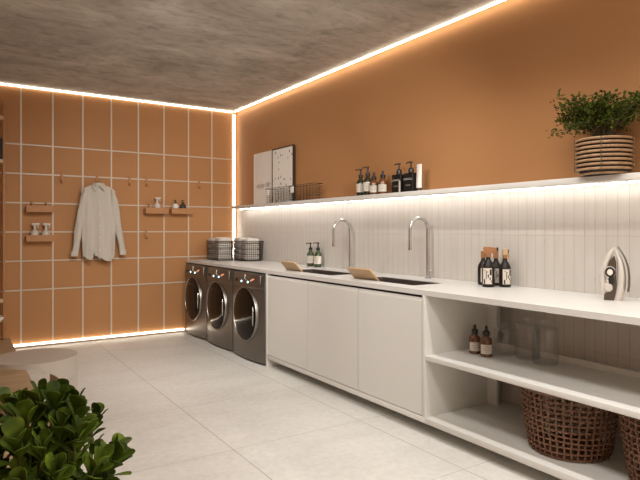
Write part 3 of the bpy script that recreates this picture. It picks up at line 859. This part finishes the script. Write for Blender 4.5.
# ------------------------------------------------------------------ steam iron standing on its heel
o = thing('steam_iron', 'white and brown steam iron standing upright on the worktop', 'iron', (2.965, 1.700, CT), R(30), None)
# local frame: soleplate looks to -Y (right of photo), tip up, depth along Y
def zw(z):  # half width of the sole outline at height z
    t_ = max(0, min(1, z/.27)); return .054*(1-t_**2.2)**.75+.002
bm = BM()
sole = []
for k in range(17):
    z = .006+.262*k/16; sole.append((z, zw(z)*.98))
pts = [(w, z) for z, w in sole] + [(-w, z) for z, w in reversed(sole)]
# curved soleplate: arcs away at mid height
SO = [(.0, -.062), (.03, -.072), (.08, -.082), (.13, -.083), (.18, -.076), (.225, -.060), (.262, -.038), (.29, -.018)]
def soley(z):
    for (a, ya_), (b, yb_) in zip(SO, SO[1:]):
        if z <= b: return ya_+(yb_-ya_)*(z-a)/(b-a)
    return SO[-1][1]
bm = BM(); A = []; 
for z, w in sole:
    z = .045+z*.90; y = soley(z) - .012
    A.append([bm.verts.new(q) for q in ((-w, y, z), (w, y, z), (w, y-.010, z+.003), (-w, y-.010, z+.003))])
for a, b in zip(A, A[1:]):
    for i in range(4): bm.faces.new((a[i], a[(i+1) % 4], b[(i+1) % 4], b[i]))
bm.faces.new(A[0]); bm.faces.new(A[-1][::-1])
obj('soleplate', bm, m_soleplate, o)
# white skirt
bm = BM(); A = []
prof = [(.0, .045, -.062, -.012), (.03, .050, -.072, -.022), (.08, .052, -.082, -.030), (.13, .050, -.083, -.033), (.18, .043, -.076, -.034), (.225, .030, -.060, -.030), (.262, .014, -.038, -.020), (.285, .004, -.022, -.012)]
for z, w, y0, y1 in prof:
    A.append([bm.verts.new((w*math.cos(a)*1.0, (y0+y1)/2+(y1-y0)/2*math.sin(a), z)) for a in [2*PI*k/20 for k in range(20)]])
for a, b in zip(A, A[1:]):
    for i in range(20): bm.faces.new((a[i], a[(i+1) % 20], b[(i+1) % 20], b[i]))
bm.faces.new(A[0][::-1]); bm.faces.new(A[-1])
obj('skirt', bm, m_iron, o)
# brown core
prism_bm = BM(); prism(prism_bm, [(-.03, .0), (.040, .0), (.038, .035), (.020, .040), (-.002, .07), (.018, .115), (.022, .16), (.012, .205), (-.018, .240), (-.03, .20)], 'X', -.022, .022)
obj('core', prism_bm, m_irond, o, smooth=False)
# white handle looping over the back
hp = [(0, .034, .030), (0, .044, .06), (0, .048, .10), (0, .044, .15), (0, .028, .20), (0, .006, .245), (0, -.014, .274)]
obj('handle', tube(BM(), hp, [.018, .018, .018, .019, .018, .015, .009], 12), m_iron, o)
bm = BM(); lathe(bm, [(0, -.034), (.015, -.033), (.017, -.026), (.017, 0)], (0, .006, .150), 24, 'X', cap=False)
obj('dial', bm, m_whitep, o)
obj('dial_well', lathe(BM(), [(0, -.0255), (.027, -.0255), (.027, 0)], (0, .006, .150), 24, 'X', cap=False), m_black, o)
bm = BM(); lathe(bm, [(.027, -.024), (.033, -.026), (.033, -.020), (.027, -.020)], (0, .006, .150), 24, 'X', cap=False)
obj('dial_ring', bm, m_chrome, o)
o.scale = (.92, .86, 1.0)
bm = BM(); lathe(bm, [(0, -.030), (.020, -.028), (.026, -.018), (.026, 0)], (0, .014, .068), 24, 'X', cap=False)
obj('heel_pad', bm, m_iron, o)
obj('water_window', box(BM(), -.026, -.020, -.016, .014, .085, .130, .004), m_black, o)

# ------------------------------------------------------------------ framed prints on the shelf
def frame(y0, y1, h, label, mp, dark, x):
    w = y1-y0; hw = w/2
    o = thing('framed_print', label, 'picture', (x, (y0+y1)/2, SH1))
    bm = BM(); T = .013 if dark is m_darkframe else .006
    for a in ((-hw, hw, 0, T), (-hw, hw, h-T, h)): box(bm, -.014, .010, a[0], a[1], a[2], a[3])
    for a in ((-hw, -hw+T), (hw-T, hw)): box(bm, -.014, .010, a[0], a[1], T, h-T)
    obj('frame', bm, dark, o, smooth=False)
    pr = obj('print', box(BM(), -.010, .008, -hw+T, hw-T, T, h-T), mp, o, smooth=False)
    return o, pr
m_darkframe = mat('dark_frame', (.03, .018, .012), .5)
m_paleframe = mat('pale_frame', (.70, .64, .57), .5)
o, pr = frame(5.860, 6.335, .632, 'white framed print with a thin handwritten line', m_art, m_paleframe, 3.150)
text_mesh('handwriting', 'enjoy life', .09, m_print, pr, (-.0104, 0, .235), FACE_ROOM, .5)
bm = BM()
tube(bm, [(-.0106, .225, .232), (-.0106, .19, .226), (-.0106, .165, .232)], .0012, 4)
tube(bm, [(-.0106, -.165, .236), (-.0106, -.19, .244), (-.0106, -.222, .240)], .0012, 4)
obj('pen_stroke', bm, m_print, pr)
o, pr2 = frame(5.345, 5.835, .632, 'dark framed print with scattered speckles', m_art2, m_darkframe, 3.135)

# ------------------------------------------------------------------ woven baskets
def woven(p, label):
    o = thing('woven_basket', label, 'basket', p, 0, 'brown woven baskets on the bottom shelf')
    H = .335; r0, r1 = .197, .248
    def rad(z): return r0+(r1-r0)*(z/H)**.8
    NV = 40
    obj('base', lathe(BM(), [(0, 0), (r0-.008, 0), (r0-.002, .008), (0, .010)], seg=NV, cap=False), m_wicker, o)
    bm = BM()
    hw = .0048
    for i in range(NV):   # upright strips, gently wandering
        a0 = 2*PI*i/NV; prev = None
        for j in range(17):
            z = .004+(H-.010)*j/16; a = a0+.012*math.sin(j*1.7+i*2.1)
            r = rad(z)+.003*(1 if (j+i) % 2 else -1)
            t_ = Vector((-math.sin(a), math.cos(a), 0))*hw; n_ = Vector((math.cos(a), math.sin(a), 0))
            c = n_*r+Vector((0, 0, z))
            q = [bm.verts.new(c+t_+n_*.0022), bm.verts.new(c-t_+n_*.0022), bm.verts.new(c-t_-n_*.0022), bm.verts.new(c+t_-n_*.0022)]
            if prev:
                for k in range(4): bm.faces.new((prev[k], prev[(k+1) % 4], q[(k+1) % 4], q[k]))
            prev = q
    obj('upright_strips', bm, m_wicker, o, smooth=False)
    bm = BM(); NR_ = 11
    for j in range(NR_):
        z = .012+(H-.045)*j/(NR_-1); pts = []
        rings = []
        for k in range(NV*2):
            a = 2*PI*k/(NV*2); r = rad(z)+.004*math.cos(k*PI/1.0*1+j*PI)*1; zz = z+.003*math.sin(3*a+j*1.3)
            n_ = Vector((math.cos(a), math.sin(a), 0)); c = n_*r+Vector((0, 0, zz)); h_ = Vector((0, 0, .0042))
            rings.append([bm.verts.new(c+h_+n_*.002), bm.verts.new(c-h_+n_*.002), bm.verts.new(c-h_-n_*.002), bm.verts.new(c+h_-n_*.002)])
        for k in range(len(rings)):
            a, b = rings[k], rings[(k+1) % len(rings)]
            for q in range(4): bm.faces.new((a[q], a[(q+1) % 4], b[(q+1) % 4], b[q]))
    obj('woven_bands', bm, m_wicker, o, smooth=False)
    pts = [((rad(H)+.001)*math.cos(2*PI*k/48), (rad(H)+.001)*math.sin(2*PI*k/48), H+.002) for k in range(48)]
    obj('rim', tube(BM(), pts, .010, 8, closed=True), m_wicker, o)
    return o
wb = woven((2.765, 1.815, BZ1+.0005), 'brown open-weave basket on the bottom shelf, the one fully in view')
clone(wb, (2.775, 1.27, BZ1+.0005), label='brown open-weave basket at the right edge, only partly in view')

# ------------------------------------------------------------------ shrub in ringed pot on the shelf
o = thing('potted_shrub', 'leafy green shrub in a pale ringed pot on the wall shelf', 'plant', (3.010, 1.765, SH1))
obj('pot_liner', lathe(BM(), [(0, .004), (.118, .004), (.130, .03), (.1325, .196), (.128, .196), (.124, .182), (0, .182)], seg=40, cap=False), m_pot, o)
for k in range(8):
    z = .030+.0232*k; r = .1405 if k else .139
    pts = [(r*math.cos(2*PI*q/56), r*math.sin(2*PI*q/56), z) for q in range(56)]
    obj('pot_ring', tube(BM(), pts, .0072, 8, closed=True), m_rattan, o)
pts = [(.114*math.cos(2*PI*q/48), .114*math.sin(2*PI*q/48), .009) for q in range(48)]
obj('pot_ring', tube(BM(), pts, .0088, 8, closed=True), m_rattan, o)
for q in range(5):
    a = R(205)+q*2*PI/5
    obj('pot_stay', tube(BM(), [(.150*math.cos(a), .150*math.sin(a), .02), (.150*math.cos(a), .150*math.sin(a), .200)], .0022, 6), m_stem, o)
obj('soil', lathe(BM(), [(0, .183), (.123, .183), (.123, .189), (0, .196)], seg=30, cap=False), m_soil, o)
rp = random.Random(11)
bm = BM(); bl = BM()
def leafquad(bl, c, d, up, ln, wd):
    d = d.normalized(); s = d.cross(up)
    s = s.normalized() if s.length > 1e-4 else d.orthogonal().normalized()
    n = s.cross(d)
    P = [c, c+d*ln*.35+s*wd*.5+n*.002, c+d*ln*.75+s*wd*.42, c+d*ln, c+d*ln*.75-s*wd*.42, c+d*ln*.35-s*wd*.5+n*.002, c+d*ln*.5-n*.003]
    V = [bl.verts.new(p) for p in P]
    for i in range(6): bl.faces.new((V[i], V[(i+1) % 6], V[6]))
for b in range(82):
    # crown wider along the wall; branches fan from the soil
    az = rp.uniform(0, 2*PI); el = rp.uniform(.10, 1)**.8
    ln = rp.uniform(.7, 1.0)
    tip = Vector((math.cos(az)*.15*ln-.03, math.sin(az)*.30*ln*(1 if math.sin(az) < 0 else .98), .225+.235*math.sin(el*PI/2)*ln))
    if math.sin(az) > .3 and b % 3 == 0: tip.z -= .06; tip.y += .03
    tip.z = max(tip.z, .20)
    if tip.x > .135: tip.x = .135
    base = Vector((rp.uniform(-.05, .05), rp.uniform(-.06, .06), .197)); mid = base*.45+tip*.5+Vector((0, 0, .05))
    pts = [base, (base+mid)/2+Vector((0, 0, .01)), mid, (mid+tip)/2+Vector((0, 0, .012)), tip]
    tube(bm, pts, [.003, .0025, .002, .0016, .001], 5)
    for t_ in range(34):
        u = rp.uniform(.35, 1.02); i = min(3, int(u*4)); f = u*4-i
        p = pts[i].lerp(pts[min(i+1, 4)], min(f, 1))
        c = p+Vector((rp.gauss(0, .017), rp.gauss(0, .02), rp.gauss(0, .017)))
        if c.x > .138: c.x = .138
        d = Vector((rp.gauss(0, .6), rp.gauss(0, 1), rp.gauss(.3, .8)))
        if c.x > .11: d.x = -abs(d.x)
        leafquad(bl, c, d, Vector((rp.gauss(0, .4), rp.gauss(0, .4), 1)), rp.uniform(.016, .026), rp.uniform(.010, .015))
for v in bl.verts: v.co.x = min(v.co.x, .158); v.co.z = max(v.co.z, .2)
obj('stems', bm, m_stem, o)
obj('foliage', bl, m_leaf2, o, smooth=False)

# ------------------------------------------------------------------ deck, bench, rack at the left
DH = .127
o = thing('wooden_platform', 'low oak platform at the left edge, reaching the back wall', 'platform', (-.6, 4.75, 0))
obj('deck', box(BM(), XL+.6+.001, .514+.6, 2.7-4.75, YB-.026-4.75, .0, DH, .002), m_wood, o)

# round side table on a crescent foot
o = thing('side_table', 'round cream lacquered side table whose foot stands under its right side', 'table', (.433, 3.887, 0))
RT, TZ, SEAM = .238, .50, .372
def under(u):      # height of the underside along local x
    if u >= .118: return 0.0
    t_ = (u+RT)/(RT+.118)
    return TZ-.018-.022*t_-.085*t_**5
def loft(bm, stations):
    rings = []
    for u, zt_, zb_ in stations:
        h = math.sqrt(max(RT*RT-u*u, 1e-7)); rings.append([bm.verts.new(p) for p in ((u, -h, zt_), (u, h, zt_), (u, h, zb_), (u, -h, zb_))])
    for a, b in zip(rings, rings[1:]):
        for i in range(4): bm.faces.new((a[i], a[(i+1) % 4], b[(i+1) % 4], b[i]))
    bm.faces.new(rings[0]); bm.faces.new(rings[-1][::-1]); return bm
us = [-RT*math.cos(PI*k/60) for k in range(61)]
st = [(u, TZ, under(u)) for u in us if u < .117]
st += [(.118, TZ, SEAM+.0015)] + [(u, TZ, SEAM+.0015) for u in us if u > .119]
obj('top', loft(BM(), st), m_seat, o, angle=35)
st = [(.108, SEAM, 0), (.118, SEAM, 0)] + [(u, SEAM, 0) for u in us if u > .119]
obj('foot', loft(BM(), st), m_seat, o, angle=35)

# rack standing on the platform against the back wall
o = thing('shelf_rack', 'narrow rack with pale wooden boards at the left edge', 'rack', (.10, 6.78, DH))
zt = 2.62-DH
obj('post', box(BM(), .345, .368, -.02, .05, 0, zt, .002), m_tmetal, o)
obj('post', box(BM(), -.368, -.345, -.02, .05, 0, zt, .002), m_tmetal, o)
for z in (2.43, 1.985, .545):
    obj('board', box(BM(), -.344, .344, -.12, .06, z-.02-DH, z+.02-DH, .008, 3), m_rack, o)
b = tag(obj('storage_box', box(BM(), .24, .436, 6.68, 6.83, 2.0065, 2.215, .004), m_pot), 'black box on a rack board at the left edge', 'box')
# round white basin fixed to the post side
o = thing('white_bowl', 'shallow white bowl hung at the left edge below the lowest board', 'bowl', (.32, 6.74, .305))
obj('bowl_body', lathe(BM(), [(0, 0), (.06, 0), (.115, .022), (.138, .055), (.140, .075), (.134, .075), (.11, .032), (.055, .012), (0, .012)], seg=36, cap=False), m_whitep, o)
obj('hanging_rod', tube(BM(), [(0, 0, .01), (0, 0, .2185)], .004, 8), m_rack, o)

# ------------------------------------------------------------------ foreground plant
PX, PY = .235, 1.93
o = thing('potted_plant', 'large dark green broad-leaved plant in the near left corner', 'plant', (PX, PY, 0))
obj('pot', lathe(BM(), [(0, 0), (.12, 0), (.15, .02), (.175, .26), (.165, .26), (.155, .22), (0, .22)], seg=40, cap=False), m_pot, o)
obj('soil', lathe(BM(), [(0, .221), (.153, .221), (.153, .228), (0, .235)], seg=30, cap=False), m_soil, o)
rp = random.Random(5)
bl = BM(); bs = BM()
def bigleaf(c, d, face, ln, wd):
    """obovate leaf: narrow foot, round end, slightly cupped, real thickness"""
    d = d.normalized(); s = d.cross(face)
    if s.length < 1e-3: s = d.orthogonal()
    s.normalize(); n = s.cross(d).normalized()
    prof = [(0, .06), (.12, .10), (.28, .26), (.45, .50), (.62, .78), (.76, .97), (.87, .96), (.95, .70), (1.0, .22)]
    rows = []
    for u, w in prof:
        row = []
        for q in (-1, -.5, 0, .5, 1):
            p = c+d*(u*ln)+s*(q*w*wd*.5)+n*((abs(q)**1.6)*w*wd*.07-(u-.4)**2*ln*.25)
            row.append(p)
        rows.append(row)
    th = .0016
    for sgn in (0, 1):
        V = [[bl.verts.new(p-n*(th*sgn)) for p in row] for row in rows]
        for a, b in zip(V, V[1:]):
            for i in range(4): bl.faces.new((a[i], a[i+1], b[i+1], b[i]) if sgn == 0 else (a[i], b[i], b[i+1], a[i+1]))
        if sgn == 0: top_ = V
        else:
            m_ = len(V)
            for i in range(m_-1):
                bl.faces.new((top_[i][0], top_[i+1][0], V[i+1][0], V[i][0]))
                bl.faces.new((top_[i][4], V[i][4], V[i+1][4], top_[i+1][4]))
            for i in range(4): bl.faces.new((top_[-1][i], top_[-1][i+1], V[-1][i+1], V[-1][i]))
def rosette(tip, axis, n, ln):
    axis = axis.normalized(); u = axis.orthogonal().normalized(); w = axis.cross(u)
    a0 = rp.uniform(0, 6.28)
    for k in range(n):
        a = a0+k*2.399; tilt = R(10+44*k/n+rp.uniform(-8, 8))
        rad_ = u*math.cos(a)+w*math.sin(a)
        d = axis*math.cos(tilt)+rad_*math.sin(tilt)
        l_ = ln*rp.uniform(.8, 1.12)
        bigleaf(tip-axis*(.012*k*.5), d, axis*.8-rad_*.2 if tilt > R(40) else -rad_+axis*.2, l_, l_*rp.uniform(.46, .58))
# right and forward directions as seen from the room (only used to shape the crown)
rt = Vector((math.cos(R(33)), -math.sin(R(33)), 0)); fw = Vector((math.sin(R(33)), math.cos(R(33)), 0))
ctr = Vector((0, 0, .44))
tips = []
for (a, h, b) in ((-.02, .735, .03), (.035, .725, .0), (.075, .705, .05), (.105, .685, 0), (-.075, .72, .0), (-.13, .70, .05), (-.18, .67, 0), (.125, .655, -.05),
                  (.175, .56, -.04), (.205, .545, .02), (.06, .64, -.12), (.0, .65, -.14), (-.08, .64, -.14), (-.16, .60, -.12), (-.24, .60, 0), (-.24, .66, .1),
                  (.10, .58, -.14), (.03, .56, -.20), (-.05, .56, -.20), (-.12, .54, -.18), (.13, .50, -.12), (.07, .48, -.2), (.0, .48, -.23), (-.08, .47, -.22), (-.2, .5, -.14),
                  (.0, .66, .15), (.09, .62, .16), (-.1, .66, .15), (.16, .52, .12), (-.28, .52, .05), (-.02, .70, -.06), (.07, .66, -.04), (-.12, .66, -.06), (-.03, .62, .05),
                  (.16, .45, .0), (.05, .42, -.18), (-.15, .42, -.2), (.02, .72, .08), (.12, .42, -.06)):
    tips.append(rt*a+fw*b+Vector((0, 0, h)))
for q in range(22):
    tips.append(rt*rp.uniform(-.30, .06)+fw*rp.uniform(-.2, .12)+Vector((0, 0, rp.uniform(.36, .56))))
for tp in tips:
    base = Vector((rp.uniform(-.06, .06), rp.uniform(-.06, .06), .228))
    mid = base.lerp(tp, .5)+Vector((0, 0, -.03))+ (Vector((tp.x, tp.y, 0))*.15)
    tube(bs, [base, mid, tp-(tp-mid)*.02], [.006, .005, .003], 6)
    ax = (tp-ctr).normalized()*.7+Vector((0, 0, .75))
    rosette(tp, ax, rp.choice((8, 9, 10)), rp.uniform(.074, .094))
    m2 = mid.lerp(tp, .6); rosette(m2, ax, 7, .072); rosette(mid.lerp(tp, .15), ax, 6, .070)
obj('stems', bs, m_stem, o)
obj('foliage', bl, m_leaf, o, angle=60)
